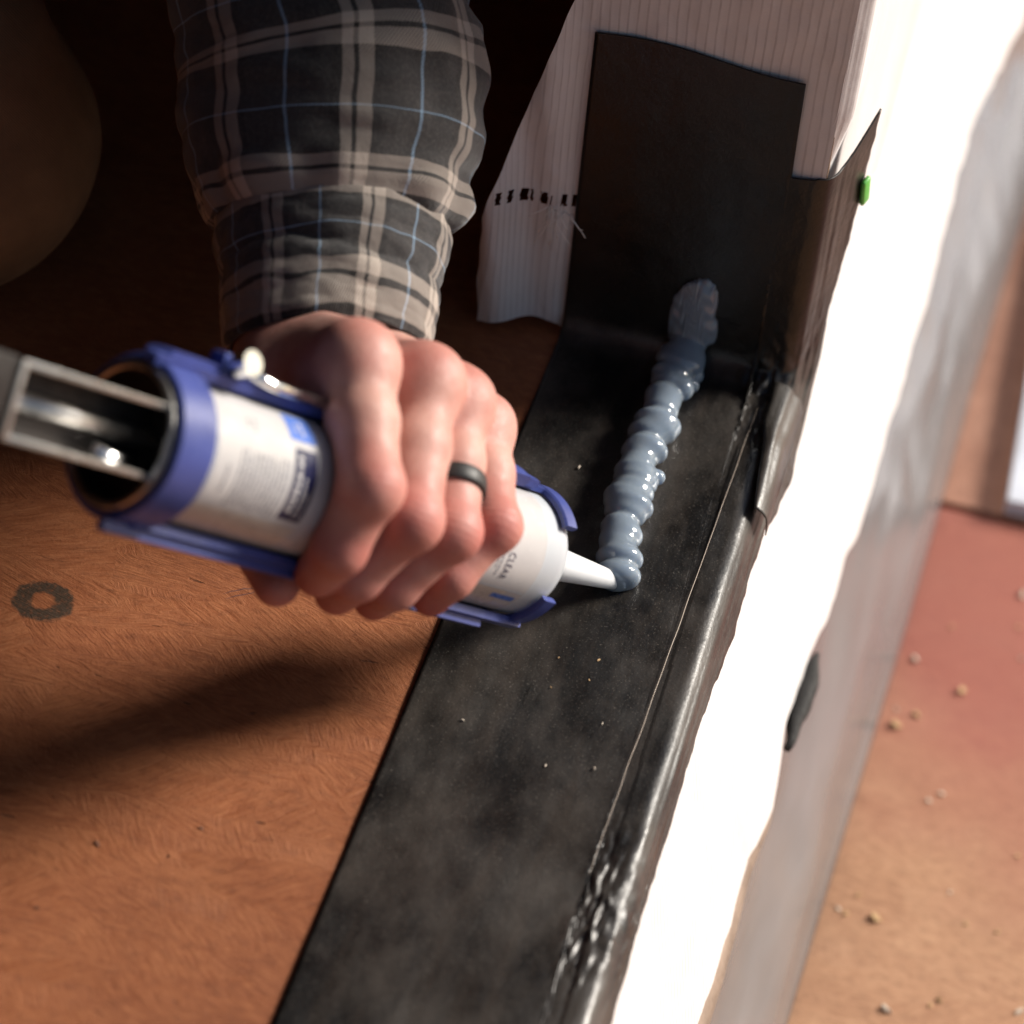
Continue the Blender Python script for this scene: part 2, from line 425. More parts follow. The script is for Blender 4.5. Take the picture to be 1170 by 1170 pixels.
# ------------------------------------------------------------------ house shell
house = empty('house', loc=(-2, 0, 0)); tag(house, 'framed house wall beside the door opening, wrapped in white building paper', 'house')
def hpart(name, b, mat=M_DARKWOOD):
    o = bm_obj(name, b, mat, house); o.matrix_parent_inverse = Matrix.Translation((2, 0, 0)); return o
hpart('framed_wall', box_bm(-.112, -.006, .004, 3, .001, 2.5))
hpart('framed_wall', box_bm(-.112, -.006, -3, -1.9, .001, 2.5))
hpart('door_header', box_bm(-.112, -.006, -1.898, .002, 2.1, 2.5))
hpart('back_wall', box_bm(-4.1, -4.001, -3, 3, 0, 2.5))
hpart('side_wall', box_bm(-3.999, -.114, 3.001, 3.1, 0, 2.5))
hpart('side_wall', box_bm(-3.999, -.114, -3.1, -3.001, 0, 2.5))
hpart('ceiling', box_bm(-4.1, .25, -3.1, 3.1, 2.501, 2.6))

# ------------------------------------------------------------------ housewrap
wrap = empty('housewrap', loc=(0, .3, 0)); tag(wrap, 'white ribbed housewrap covering the wall and door jamb, torn flap hanging loose', 'housewrap')
WI = Matrix.Translation((0, -.3, 0))
def kslope(yv): return min(max((.0285 + .036 * (yv + .248)) / .16, .12), .42)
# jamb face with the loose flap
flapx = lambda zz: interp(zz, [0, .02, .064, .122, .183, .26, .5, 2.4], [-.1545, -.1555, -.1553, -.141, -.1245, -.119, -.116, -.1155]) + .0012 * nz(zz * 60)
zs = np.concatenate([np.arange(.0005, .26, .0011), np.linspace(.262, 2.4, 40)])
verts = []; uvn = 110; rows = len(zs)
for zz in zs:
    xl = flapx(zz)
    for j in range(uvn):
        xr = interp(zz, [0, .105, .114, 3], [-.0125, -.0125, -.0060, -.0060]); xx = xl + (-.112 - xl) * j / 69 if j < 70 else -.112 + (xr + .112) * (j - 69) / (uvn - 70)
        loose = max(0, min(1, (-.1155 - xx) / .038))
        yy = .0016 - .012 * loose * (1 - .5 * min(1, zz / .2)) - .004 * loose * math.sin(xx * 210 + zz * 25)
        yy -= .0013 * max(0, min(1, .3 + fbm(xx * 35, zz * 22, 3)))
        zb = zz
        if zz < .03:
            zb = zz + (.0135 * math.sin(min(1, max(0, (xx + .155) / .045)) * math.pi * .5)) * loose ** .5 * (1 - zz / .03) * .9
        verts.append((xx, yy, zb))
faces = []
xcol = lambda i, j: verts[i * uvn + j][0]
for i in range(rows - 1):
    for j in range(uvn - 1):
        xm = xcol(i, j); zm = zs[i]
        if -.150 < xm < -.113 and .0728 + .0008 * nz(xm * 500) < zm < .0790 + .0016 * nz(xm * 700, 3):     # torn slots in the weave
            k = (xm + .15) / .0047
            if (k % 1) < .5 + .5 * nz(math.floor(k) * 3.17, .5): continue
        faces.append((i * uvn + j, i * uvn + j + 1, (i + 1) * uvn + j + 1, (i + 1) * uvn + j))
o = mesh_obj('jamb_sheet', verts, faces, M_WRAP, wrap); o.matrix_parent_inverse = WI
# threads pulled out of the tear
bm = bmesh.new()
for k in range(13):
    x0 = -.127 + .014 * random.random(); z0 = .076 + .004 * random.random(); dx = random.uniform(-.010, .010); L = random.uniform(.006, .024)
    tube_bm([(x0 + dx * t + .0015 * math.sin(5 * t + k), -.009 - .004 * math.sin(3 * t), z0 - L * t) for t in np.linspace(0, 1, 7)], .00022, 5, bm)
o = bm_obj('frayed_thread', bm, M_THREAD, wrap, True); o.matrix_parent_inverse = WI; o['kind'] = 'stuff'
# outer face above the sill, going round the jamb corner
ys = np.concatenate([np.linspace(.0, .01, 6), np.linspace(.014, .5, 70), np.linspace(.52, 3, 40)]); zs2 = np.concatenate([np.linspace(-.02, .3, 60), np.linspace(.32, 2.5, 40)])
verts = []
for zz in zs2:
    for yy in ys:
        bul = .0035 * fbm(yy * 9, zz * 7, 1) * min(1, yy / .05)
        crease = .004 * math.exp(-((yy - .22 - .5 * zz) / .012) ** 2)
        lowz = min(1, max(0, (.150 - zz) / .03)); xc = -.0065 + .0065 * min(1, yy / .006) - lowz * .0075 * max(0, 1 - yy / .05)
        verts.append((xc + bul * .6 + crease + .02 * min(yy, .5) ** 1.5, .0012 + yy, zz))
o = mesh_obj('outer_sheet', verts, grid_faces(len(zs2), len(ys)), M_WRAP, wrap); o.matrix_parent_inverse = WI
# strip below the sill, flaring off the wall with a wavy lower edge
ys = np.linspace(-1.9, 2.2, 700); verts = []; nq = 30
wgY = [-.5, -.254, -.19, -.157, -.116, -.075, -.02, .083, .165, .227, .34, .42, .595, 1]
wgZ = [.150, .151, .1535, .150, .158, .142, .1475, .155, .151, .150, .139, .131, .155, .15]
for yy in ys:
    drop = interp(yy, wgY, wgZ) + .0035 * nz(yy * 28) + .0015 * nz(yy * 80)
    for j in range(nq):
        zz = -.002 - drop * j / (nq - 1)
        xx = -.0075 - (kslope(yy) + .052) * zz + .0018 * fbm(yy * 12, zz * 14, 5) * min(1, -zz / .03)
        verts.append((xx, yy, zz))
o = mesh_obj('skirt', verts, grid_faces(len(ys), nq), M_WRAP, wrap); o.matrix_parent_inverse = WI

# grey apron below it
ys = np.linspace(-1.9, 2.2, 500); nq = 34; verts = []
for yy in ys:
    xt = -.016 + kslope(yy) * .11
    xb = interp(yy, [-.5, -.134, .158, .379, .575, 1.2], [.050, .0661, .0782, .0842, .0921, .105])
    for j in range(nq):
        t = j / (nq - 1); zz = -.11 - .1865 * t
        xx = xt + (xb - xt) * (t ** .92) + .006 * math.sin(t * math.pi) * (.1 + .9 * t) * (.4 + fbm(yy * 5, t * 2.5, 9)) + .002 * nz(yy * 25, t * 4) * math.sin(t * math.pi) + .0045 * math.sin(t * 11 + 3.5 * nz(yy * 2.6, 7) + yy * 5) * math.sin(t * math.pi) ** .7 * max(0, min(1, (.12 - yy) / .2))
        verts.append((xx, yy, zz))
o = mesh_obj('apron', verts, grid_faces(len(ys), nq), M_APRON)
md = o.modifiers.new('s', 'SOLIDIFY'); md.thickness = .0012; md.offset = -1
tag(o, 'grey shiny plastic apron hanging under the white housewrap down to the deck', 'plastic sheet')

# ------------------------------------------------------------------ black sill flashing
FR = .014; RHO = .009; XE = -.0105
def path(s):           # s<0 along the floor, then round the inside corner, then up the jamb
    if s < -FR: return s, 0., (0, 1)
    arc = FR * math.pi / 2
    if s < -FR + arc:
        p = (s + FR) / FR; return -FR + FR * math.sin(p), FR - FR * math.cos(p), (-math.sin(p), math.cos(p))
    return 0., FR + (s + FR - arc), (-1, 0)
def z2s(zz): return zz - FR - FR + FR * math.pi / 2
def qlen(s):
    return interp(s, [-.7, -.36, -.31, -.27, -.22, -.18, -.145, -.11, -.08, -.036, 0, .02, .05, .09, .135],
                  [.010, .011, .009, .010, .009, .011, .016, .013, .016, .027, .022, .021, .026, .031, .034]) + .0022 * nz(s * 55, 3) + .001 * nz(s * 160, 5)
tx = list(np.linspace(WALL_IN, -.024, 46)) + list(np.linspace(-.0225, XE, 20))
nl = 18; AL = R(70); narc = 8
NS = 420; verts = []; ncol = len(tx) + narc + nl
sb = -.75
for i in range(NS + 1):
    for j in range(ncol):
        if j < len(tx):
            xx = tx[j]; off = 0.; top = interp(xx, [-.1145, -.0217, -.0210, XE], [.1690, .1672, .1165, .1178]) + .0018 * math.sin((xx + .11) * 60) * (1 if xx < -.0215 else 0)
            edge = max(0, (xx + .03) / .03)
        elif j < len(tx) + narc:
            al = AL * (j - len(tx) + 1) / narc; xx = XE + RHO * math.sin(al); off = -RHO + RHO * math.cos(al); top = .1185; edge = 1.
        else: xx = None; top = None; edge = 1.
        f = (i / NS)
        if top is None:
            q01 = (j - len(tx) - narc + 1) / nl
            top = .1185 + .0175 * q01 ** 1.6
        s1 = z2s(top)
        # denser rows near the corner
        s = sb + (s1 - sb) * (1 - (1 - f) ** 1.35)
        if xx is None:
            q = q01 * qlen(min(s, .135))
            xx = XE + RHO * math.sin(AL) + q * math.cos(AL); off = -RHO + RHO * math.cos(AL) - q * math.sin(AL)
        Y, Z, nn = path(s)
        wl = j / ncol
        h = .0012 + .0006 * fbm(xx * 22, s * 9, 2)
        h += .0007 * edge * fbm(xx * 45 + 4, s * 14, 7)
        h += .0016 * math.exp(-((xx + .045 + .05 * (s + .3)) / .012) ** 2) * max(0, nz(s * 7, 2)) * (1 if s < -.05 else 0)
        cr = math.exp(-((s + .012) / .030) ** 2) * max(0, min(1, (xx + .034) / .02))
        h += .0042 * cr * (abs(fbm(xx * 120, s * 75, 1, 3)) - .25)
        cr2 = math.exp(-((s + .325) / .035) ** 2) * max(0, min(1, (xx + .032) / .014))
        h += .0034 * cr2 * (abs(fbm(xx * 190, s * 120, 4, 4)) - .1)
        if off < -.003:
            h += .0010 * fbm(s * 10, off * 300, 5, 3) + .0022 * cr * nz(s * 90, off * 200)
        if s < -.05 and xx > -.0175 - .012 * (s + .137) and off > -.002: h += .0006     # overlap layer
        verts.append((xx, Y + nn[0] * (off + h), Z + nn[1] * (off + h)))
flash = empty('sill_flashing', loc=(-.057, -.3, 0)); tag(flash, 'black flashing membrane folded over the door sill and up the jamb', 'flashing tape')
FI = Matrix.Translation((.057, .3, 0))
o = mesh_obj('membrane', verts, grid_faces(NS + 1, ncol), M_TAPE, flash); o.matrix_parent_inverse = FI
md = o.modifiers.new('s', 'SOLIDIFY'); md.thickness = .0009; md.offset = -1
# thin pale cut edge of the overlapping layer
bm = bmesh.new()
pts = [(-.0151 + .0254 * (yv + .0238) * .95 + .0004 * nz(yv * 50), yv, .0023 + .0005 * fbm(-.0165 * 22, yv * 9, 2)) for yv in np.linspace(-.024, -.31, 90)]
tube_bm(pts, [.00019 * (1 - .5 * abs(i / 45 - 1)) for i in range(90)], 6, bm)
o = bm_obj('seam_edge', bm, M_SEAM, flash, True); o.matrix_parent_inverse = FI
# loose end of the overlapping layer, lifted at the outer corner
nn_ = 60; verts = []
for i in range(nn_):
    t = i / (nn_ - 1); yy = -.006 - .085 * t
    xl = interp(t, [0, .15, .35, .5, .75, 1], [-.0115, -.0105, -.0105, -.0075, -.0055, -.003]); lift = .0045 * math.sin(math.pi * min(1, t * .9 + .08)) ** .7
    for j in range(14):
        a = j / 13
        xx = xl + (.0045 - xl) * a ** .8; zz = .0032 + lift * (math.sin(math.pi * (.25 + .75 * a)) * .8) - .013 * a ** 2.2
        rip = .0006 * math.sin(xx * 1150 + 4 * nz(yy * 16, 1)) * (.25 + a) + .0003 * nz(yy * 60, a * 4)
        verts.append((xx + rip * .6, yy + .001 * nz(a * 4, yy * 60), zz + rip))
o = mesh_obj('film_fold', verts, grid_faces(nn_, 14), M_TAPE, flash); o.matrix_parent_inverse = FI
md = o.modifiers.new('s', 'SOLIDIFY'); md.thickness = .0005
# small flap tip and green tab on the outer corner
tab = bm_obj('green_tab', box_bm(-.0012, .0012, -.0030, .0030, -.0075, .0075, .0011), M_GREEN, None, True)
tab.location = (.0098, .0335, .093); tab.rotation_euler = (R(12), 0, R(-20)); tag(tab, 'small green plastic tab stuck beside the tip of the black flashing', 'tab')

# tan strip and black scrap showing between housewrap and apron
ys = np.linspace(-1.2, -.085, 160); verts = []
for yy in ys:
    wdt = interp(yy, [-.6, -.25, -.12, -.085], [.024, .022, .008, .003]); dr = interp(yy, wgY, wgZ) + .0035 * nz(yy * 28)
    kk = kslope(yy) + .052
    for (dx, dq) in ((-.003, -.006), (-.0008, -.004), (-.0005, wdt), (-.004, wdt + .001)):
        q = dr + dq; verts.append((-.0075 + kk * q + dx + .0006 * nz(yy * 40), yy, -.002 - q))
tag(mesh_obj('wood_strip', verts, grid_faces(len(ys), 4), M_TAN), 'narrow tan wood strip showing under the wavy housewrap edge', 'wood strip')
pts = []; rad = []
for i in range(14):
    t = i / 13; yy = -.088 + .066 * t
    pts.append((.0015 + kslope(yy) * .152 + .0015 * nz(t * 5), yy, -.1495 + .002 * nz(t * 4, 3))); rad.append(.0012 + .0062 * math.sin(math.pi * min(1, .12 + t * .86)) ** 1.2 * (.35 + .65 * t))
o = bm_obj('membrane_scrap', tube_bm(pts, rad, 12), simple('black_mastic', (.006, .0055, .005), .75, 0, .3, 200, .001), None, True)
tag(o, 'torn black membrane scrap poking out below the white housewrap', 'tape scrap')

# ------------------------------------------------------------------ caulking gun frame (local axes: x along the barrel, y up the picture, z towards the viewer)
GB = Vector((-.20228899, -.32032835, .18489651)); GA = Vector((.53118138, .57041419, -.62647745)); GW = Vector((.84617089, -.39460473, .35816466)); GV = GW.cross(GA)
GM = Matrix.Identity(4)
for i in range(3): GM[i][0], GM[i][1], GM[i][2], GM[i][3] = GA[i], GV[i], GW[i], GB[i]
gun = empty('caulking_gun', GM); tag(gun, 'blue open-frame caulking gun with steel yoke and chrome rod, held in the hand', 'caulking gun')
cart = empty('sealant_cartridge', GM); tag(cart, 'white sealant cartridge with printed label and clear nozzle lying in the blue gun', 'cartridge')

def lathe(prof, n=64, th0=-180, th1=180, bm=None):
    """prof: list of (s, r) in mm, revolved about the barrel axis"""
    bm = bm or bmesh.new(); full = th1 - th0 >= 360; rings = []
    m_ = n if full else n + 1
    for s, r in prof:
        ring = []
        for k in range(m_):
            th = R(th0 + (th1 - th0) * k / n)
            ring.append(bm.verts.new((s / 1000, r / 1000 * math.sin(th), r / 1000 * math.cos(th))))
        rings.append(ring)
    for a, b in zip(rings, rings[1:]):
        for k in range(n): bm.faces.new((a[k], a[(k + 1) % m_], b[(k + 1) % m_], b[k]))
    return bm
def shell(s0, s1, r0, r1, th0, th1, n=40, bev=.6, ns=2):
    """closed curved slab"""
    bm = bmesh.new(); full = th1 - th0 >= 360
    prof = [(s0 + bev, r0), (s0, r0 + bev), (s0, r1 - bev), (s0 + bev, r1)] + [(s0 + bev + (s1 - s0 - 2 * bev) * i / ns, r1) for i in range(1, ns)] + [(s1 - bev, r1), (s1, r1 - bev), (s1, r0 + bev), (s1 - bev, r0), (s0 + bev, r0)]
    lathe(prof, n, th0, th1, bm)
    bmesh.ops.remove_doubles(bm, verts=bm.verts, dist=1e-6)
    if not full: bmesh.ops.holes_fill(bm, edges=[e for e in bm.edges if e.is_boundary], sides=40)
    return bm
def sbox(s0, s1, v0, v1, w0, w1, bev=.5): return box_bm(s0 / 1000, s1 / 1000, v0 / 1000, v1 / 1000, w0 / 1000, w1 / 1000, bev / 1000)
def auto(o, ang=35):
    me = o.data; me.polygons.foreach_set('use_smooth', [True] * len(me.polygons))
    md = o.modifiers.new('e', 'EDGE_SPLIT'); md.split_angle = R(ang); return o

auto(bm_obj('rear_ring', shell(0, 17, 26.6, 29.6, -180, 180, 72, .8), M_BLUE, gun))
auto(bm_obj('cradle', shell(16.5, 220, 26.6, 28.8, 74, 282, 60, .5, 6), M_BLUE, gun))
auto(bm_obj('rail', shell(-4, 208, 28.0, 31.6, 70, 84, 8, .7, 6), M_BLUE, gun))
auto(bm_obj('rail', shell(8, 222, 27.4, 30.8, -82, -70, 8, .7, 6), M_BLUE, gun))
auto(bm_obj('rail', shell(-4, 200, 30.0, 34.0, 279, 285, 6, .7, 6), M_BLUE, gun))
auto(bm_obj('rail_block', shell(170, 196, 29.0, 34.0, 62, 88, 10, 1.2, 3), M_BLUE, gun))
auto(bm_obj('rail_block', shell(4, 38, 29.0, 33.5, 76, 100, 10, 1.2, 3), M_BLUE, gun))
auto(bm_obj('front_hook', shell(215, 222.5, 25.9, 29.2, 33, 328, 60, .8), M_BLUE, gun))
auto(bm_obj('steel_rim', shell(-2.2, 1.5, 23.4, 26.4, -180, 180, 72, .7), M_STEEL, gun))
bm = bmesh.new(); lathe([(8, 23.3), (8, 14), (6.5, 13.5), (6.5, .5)], 64, -180, 180, bm); lathe([(-.5, 23.35), (8.2, 23.35)], 64, -180, 180, bm)
auto(bm_obj('pressure_plate', bm, M_GUNIN, gun))
yoke = auto(bm_obj('yoke', sbox(-64, 7, 12.2, 14.4, 4, 21, .5), M_STEEL, gun))
auto(bm_obj('yoke_bar', sbox(-64, 7, -12.4, -10.2, 4, 21, .5), M_STEEL, yoke))
auto(bm_obj('yoke_end', sbox(-66.2, -63.9, -12.4, 14.4, 4, 21, .5), M_STEEL, yoke))
auto(bm_obj('yoke_spine', sbox(-64, 6, -10, 12, 1.6, 4.2, .4), M_GUNIN, yoke))
bm = tube_bm([(-.062, .001, .0085), (.0065, .001, .0085)], .0033, 14); bm_obj('push_rod', bm, M_STEEL, gun, True)
bm = tube_bm([(-.022, -.0075, .0125), (-.012, -.0085, .0135), (-.004, -.0080, .012)], .0023, 10); bm_obj('spring', bm, M_CHROME, gun, True)
auto(bm_obj('handle_body', sbox(-150, -66.4, -13.5, 15, -3, 20, 2.0), M_BLACKM, gun))
auto(bm_obj('grip', sbox(-140, -112, -120, -13.7, -1, 18, 5), M_BLACKM, gun))
bm = bmesh.new(); lathe([], 8, bm=bm) if False else None
tube_bm([(.0335, .0345, .0090), (.0335, .0370, .0165)], .0047, 24, bm); auto(bm_obj('hinge_pin', bm, M_CHROME, gun))
tube_ = tube_bm([(.0335, .0345, .0085), (.050, .0318, .0125), (.085, .0312, .0130)], .0022, 12); bm_obj('chrome_rod', tube_, M_CHROME, gun, True)
auto(bm_obj('hinge_lug', sbox(27, 40, 27, 38, .5, 9, 1.5), M_BLUE, gun))

# cartridge
prof = [(9, 3), (9, 25.0), (12, 25.4), (210, 25.4), (216, 25.4), (219, 25.0), (222, 23.6), (225.5, 21), (229, 17), (231.5, 12), (233, 9), (236, 8.2), (241, 8.0), (241.5, 7.0)]
bm_obj('tube', lathe(prof, 96), M_CART, cart, True)
prof = [(239, 7.2), (246, 7.0), (260, 5.9), (276, 4.7), (287, 3.7), (289.3, 3.5), (289.6, 2.6), (280, 2.2)]
bm_obj('nozzle', lathe(prof, 40), M_NOZ, cart, True)
lab = bm_obj('label', lathe([(21, 25.40), (21, 25.62), (206, 25.62), (206, 25.40)], 96), M_LABEL, cart, False)
auto(lab)
def patch(name, s0, s1, th0, th1, r, mat, par=None, n=24):
    o = bm_obj(name, lathe([(s0, r), (s1, r)], n, th0, th1), mat, par or lab, True); return o
patch('print_block', 59.5, 71, -29, 31, 25.70, M_NAVY)
patch('print_block', 58, 71.5, 38, 66, 25.70, M_LBLUE)
patch('print_block', 21.2, 72, -66, -35, 25.70, M_PALEBAND)
patch('print_block', 165, 175.5, -33, 24, 25.70, M_NAVY)
patch('print_block', 150, 205, -38.2, -36.2, 25.72, M_CART)
patch('print_block', 150, 196, -62, -38.6, 25.70, M_PALEBAND)
patch('print_block', 190, 204, -50, -44, 25.74, M_LBLUE)
bm = bmesh.new(); rr = random.Random(3)
def dash(bm, s, th0, th1, hs, r=25.74):
    n_ = max(2, int((th1 - th0) / 3)); lathe([(s, r), (s + hs, r)], n_, th0, th1, bm)
for s in np.arange(33, 57, 2.15):              # lines of fine print running round the tube
    th = -31 + rr.random() * 4
    lim = rr.choice([14, 17, 18, 18])
    while th < lim:
        wv = rr.uniform(2, 7); dash(bm, s, th, min(th + wv, lim), rr.uniform(.6, .95)); th += wv + rr.uniform(.8, 1.6)
for s, a, b in ((36, 36, 44), (39.5, 34, 46), (27.5, -20, 2)):
    th = a
    while th < b:
        wv = rr.uniform(2, 5); dash(bm, s, th, min(th + wv, b), .8); th += wv + 1.2
o = bm_obj('fine_print', bm, M_INK, lab); o['kind'] = 'stuff'
bm = bmesh.new()
for s, a, b, hs in ((61.5, -22, 14, 2.2), (65.5, -25, 8, 1.0), (67.8, -25, -2, 1.0), (61.5, 16, 26, 2.2), (62, 46, 56, 1), (65, 44, 58, 1.4)):
    th = a
    while th < b:
        wv = rr.uniform(2.5, 6); dash(bm, s, th, min(th + wv, b), hs, 25.76); th += wv + 1.4
for s, a, b, hs in ((167.5, -30, 18, 4.2),):
    th = a
    while th < b:
        wv = 5; dash(bm, s, th, min(th + wv, b), hs, 25.76); th += wv + 2.2
o = bm_obj('fine_print', bm, M_LABEL, lab); o['kind'] = 'stuff'
bm = bmesh.new()
for s, a, b, hs in ((181.5, -25, 0, .8), (179.6, -18, -4, .6)):
    th = a
    while th < b:
        wv = rr.uniform(2, 4); dash(bm, s, th, min(th + wv, b), hs); th += wv + .9
o = bm_obj('fine_print', bm, M_INK, lab); o['kind'] = 'stuff'
# the word on the label
cu = bpy.data.curves.new('lettering', 'FONT'); cu.body = 'CLEAR'; cu.size = 1; cu.space_character = 1.15
to = bpy.data.objects.new('lettering_curve', cu); COL.objects.link(to)
bpy.context.view_layer.update()
me = bpy.data.meshes.new_from_object(to.evaluated_get(bpy.context.evaluated_depsgraph_get()))
bpy.data.objects.remove(to)
bm = bmesh.new(); bm.from_mesh(me)
xs = [v.co.x for v in bm.verts]; ysv = [v.co.y for v in bm.verts]; X0, X1, H1 = min(xs), max(xs), max(ysv)
for v in bm.verts:
    th = R(-1.5 + (-27 + 1.5) * (v.co.x - X0) / (X1 - X0)); s = 184.8 + 4.0 * v.co.y / H1
    v.co = Vector((s / 1000, .02578 * math.sin(th), .02578 * math.cos(th)))
o = bm_obj('lettering', bm, M_NAVY, lab)

# ------------------------------------------------------------------ sealant bead (surface nets)
bp_ = np.array([(-.0503, -.1540, .006), (-.0525, -.1430, .007), (-.055, -.1291, .007), (-.0566, -.1067, .007), (-.0575, -.0833, .007), (-.0568, -.0524, .007), (-.0559, -.0300, .007), (-.0550, -.0165, .008), (-.0540, -.0085, .014), (-.0535, -.0050, .024)])
F_ = Field((-.074, -.168, 0), (-.034, .003, .062), .00055)
seg = np.concatenate([[0], np.cumsum(np.linalg.norm(np.diff(bp_, axis=0), axis=1))]); tot = seg[-1]
D = None; s = .0; k = 0; rs = random.Random(11)
while s < tot - .014:
    p = np.array([np.interp(s, seg, bp_[:, i]) for i in range(3)]); p2 = np.array([np.interp(min(s + .004, tot), seg, bp_[:, i]) for i in range(3)])
    d = p2 - p; d /= np.linalg.norm(d)
    side = np.cross(d, [0, 0, 1]); side /= np.linalg.norm(side); up_ = np.cross(side, d)
    rad = .0093 + .0012 * math.sin(s * 140 + 1) + .0008 * math.sin(s * 330) + rs.uniform(-.0005, .0006)
    p = p + side * rs.uniform(-.0012, .0012)
    tilt = .32; dd = d * math.cos(tilt) + up_ * math.sin(tilt); uu = np.cross(side, dd)
    e = F_.ell(p, (.0066, rad * 1.02, rad * .95), np.stack([dd, side, uu]))
    D = e if D is None else smin(D, e, .0020)
    k += 1; s += rs.choice([.0042, .0050, .0065, .0095])
# core keeps the discs together
for i in range(len(bp_) - 3): D = smin(D, F_.cone(bp_[i] - [0, 0, .001], bp_[i + 1] - [0, 0, .001], .0061, .0061), .002)
for (c_, r_) in (((-.0470, -.0165, .006), .0042), ((-.0505, -.0300, .008), .0058), ((-.0470, -.0225, .005), .0036), ((-.0495, -.142, .006), .0062), ((-.0475, -.0900, .007), .0036)):
    D = smin(D, F_.ball(c_, r_), .0015)
# smear wiped up the jamb
sm = F_.ell((-.0555, -.0022, .026), (.0098, .0034, .022)); sm = smin(sm, F_.ell((-.0500, -.0015, .038), (.0066, .0032, .013)), .005); sm = smin(sm, F_.ell((-.0500, -.0025, .022), (.0090, .0034, .010)), .004)
sm = sm + .00035 * np.sin(F_.P[..., 0] * 3100 + 9 * np.sin(F_.P[..., 0] * 400 + F_.P[..., 2] * 90))
D = smin(D, smin(sm, F_.ell((-.0545, -.010, .010), (.0105, .008, .009)), .004), .003)
D = smax(D, .0010 - F_.P[..., 2], .001)
V_, Q_ = surface_nets(D, F_.lo, F_.h)
bead = mesh_obj('sealant_bead', V_, Q_, M_SEAL)
md = bead.modifiers.new('sm', 'SMOOTH'); md.factor = .5; md.iterations = 3
tag(bead, 'rippled translucent blue-white sealant bead running along the black sill flashing', 'sealant')

# ------------------------------------------------------------------ person: hand and forearm
person = empty('person', loc=(-.40, .0, 0)); tag(person, 'person in plaid flannel sleeve and brown trousers kneeling, left hand round the cartridge', 'person')
PI_ = Matrix.Translation((.40, 0, 0))
FING = {   # joints in the barrel frame, mm:  MCP, PIP, DIP, tip  with radii
    'index': ([(92, 50, 7), (86.5, 8, 36.5), (88.5, -17, 29), (97, -28.5, 14)], [13.0, 11.6, 10.2, 8.8]),
    'middle': ([(127, 51.5, 10), (111, .7, 37.5), (109.5, -25, 21), (121, -34, 3)], [12.2, 11.4, 10.0, 8.7]),
    'ring': ([(150, 48.5, 8), (136, .9, 36), (131, -25, 21), (143, -33, 2)], [11.4, 10.6, 9.4, 8.2]),
    'little': ([(172, 43, 3), (162, 7.5, 33), (153.5, -16, 27.5), (156, -26, 18)], [10.6, 9.6, 8.6, 7.6]),
}
WR = np.array((141., 54., -61.)); LAT = np.array((.62, .28, .73)); DOR = np.array((-.30, .93, -.15)); DOR /= np.linalg.norm(DOR)
AX = np.array(GM.inverted() @ at(381, 215, 1.071)) * 1000 - WR; AX /= np.linalg.norm(AX)     # up the forearm
H = Field((62, -52, -150), (200, 150, 58), 1.0)
palm = None
for (name, (js, rs_)), lo_, wr in zip(FING.items(), (-14, -5, 5, 13), (15, 15.5, 15.5, 14.5)):
    e = H.cone(WR + LAT * lo_, np.array(js[0]) * 1.0 - DOR * 1.5, wr, rs_[0] * .98)
    palm = e if palm is None else smin(palm, e, 7)
# flesh of the palm under the metacarpals, thenar and heel
palm = smin(palm, H.cone((118, 44, -30), (150, 42, -22), 13, 12), 12)
palm = smin(palm, H.cone((128, 50, -72), (100, 34, -42), 17, 14), 12)
# first web between thumb and index, back of the hand
palm = smin(palm, H.cone((95, 44, -6), (120, 43, -56), 13, 14), 14)
palm = smin(palm, H.cone((104, 54, -6), WR - LAT * 10 + DOR * 1, 10, 13), 12)
palm = smin(palm, H.cone((140, 55, -4), WR + LAT * 4 + DOR * 2, 10, 14), 12)
# wrist and forearm
palm = smin(palm, H.cone(WR - LAT * 11, WR - LAT * 12 + AX * 85, 18, 24), 10)
palm = smin(palm, H.cone(WR + LAT * 11, WR + LAT * 12 + AX * 85, 18, 24), 10)
palm = smin(palm, H.ball(WR + LAT * 19 + DOR * 9 + AX * 14, 9), 8)     # ulna head
hand = None; red_pts = []
for name, (js, rs_) in FING.items():
    J = [np.array(j, float) for j in js]
    mid = J[0] * .5 + J[1] * .5
    f = smin(H.cone(J[0], mid, rs_[0], rs_[0] * .985), H.cone(mid, J[1], rs_[0] * .985, rs_[1] * 1.0), 3)
    f = smin(f, H.cone(J[1], J[2], rs_[1] * .97, rs_[2]), 3)
    f = smin(f, H.cone(J[2], J[3], rs_[2], rs_[3]), 3)
    out1 = J[1] - (J[0] + J[2]) / 2; out1 /= np.linalg.norm(out1)
    f = smin(f, H.ball(J[1] + out1 * 2.3, rs_[1] * .86), 7)          # knuckle bulge
    f = smin(f, H.ball(mid - out1 * 3, rs_[0] * .9), 6)
    k1 = J[0] + DOR * 1.2 + np.array((0, 0, 1.5))
    g = smin(palm, f, 9)
    g = smin(g, H.ball(k1, rs_[0] * .88), 12)
    hand = g if hand is None else smin(hand, g, .5)
    red_pts += [(k1 + DOR * 5, 15, .75), (J[1] + out1 * 3, 15, 1.), (J[3], 19, 1.), (J[2], 15, .85)]
# extensor tendons
for js, lo_ in zip((v[0] for v in FING.values()), (-9, -3, 4, 10)):
    a = np.array(js[0], float) + DOR * 9; b = WR + LAT * lo_ + DOR * 14.5
    hand = smin(hand, H.cone(a, b, 3.4, 3.0), 6)
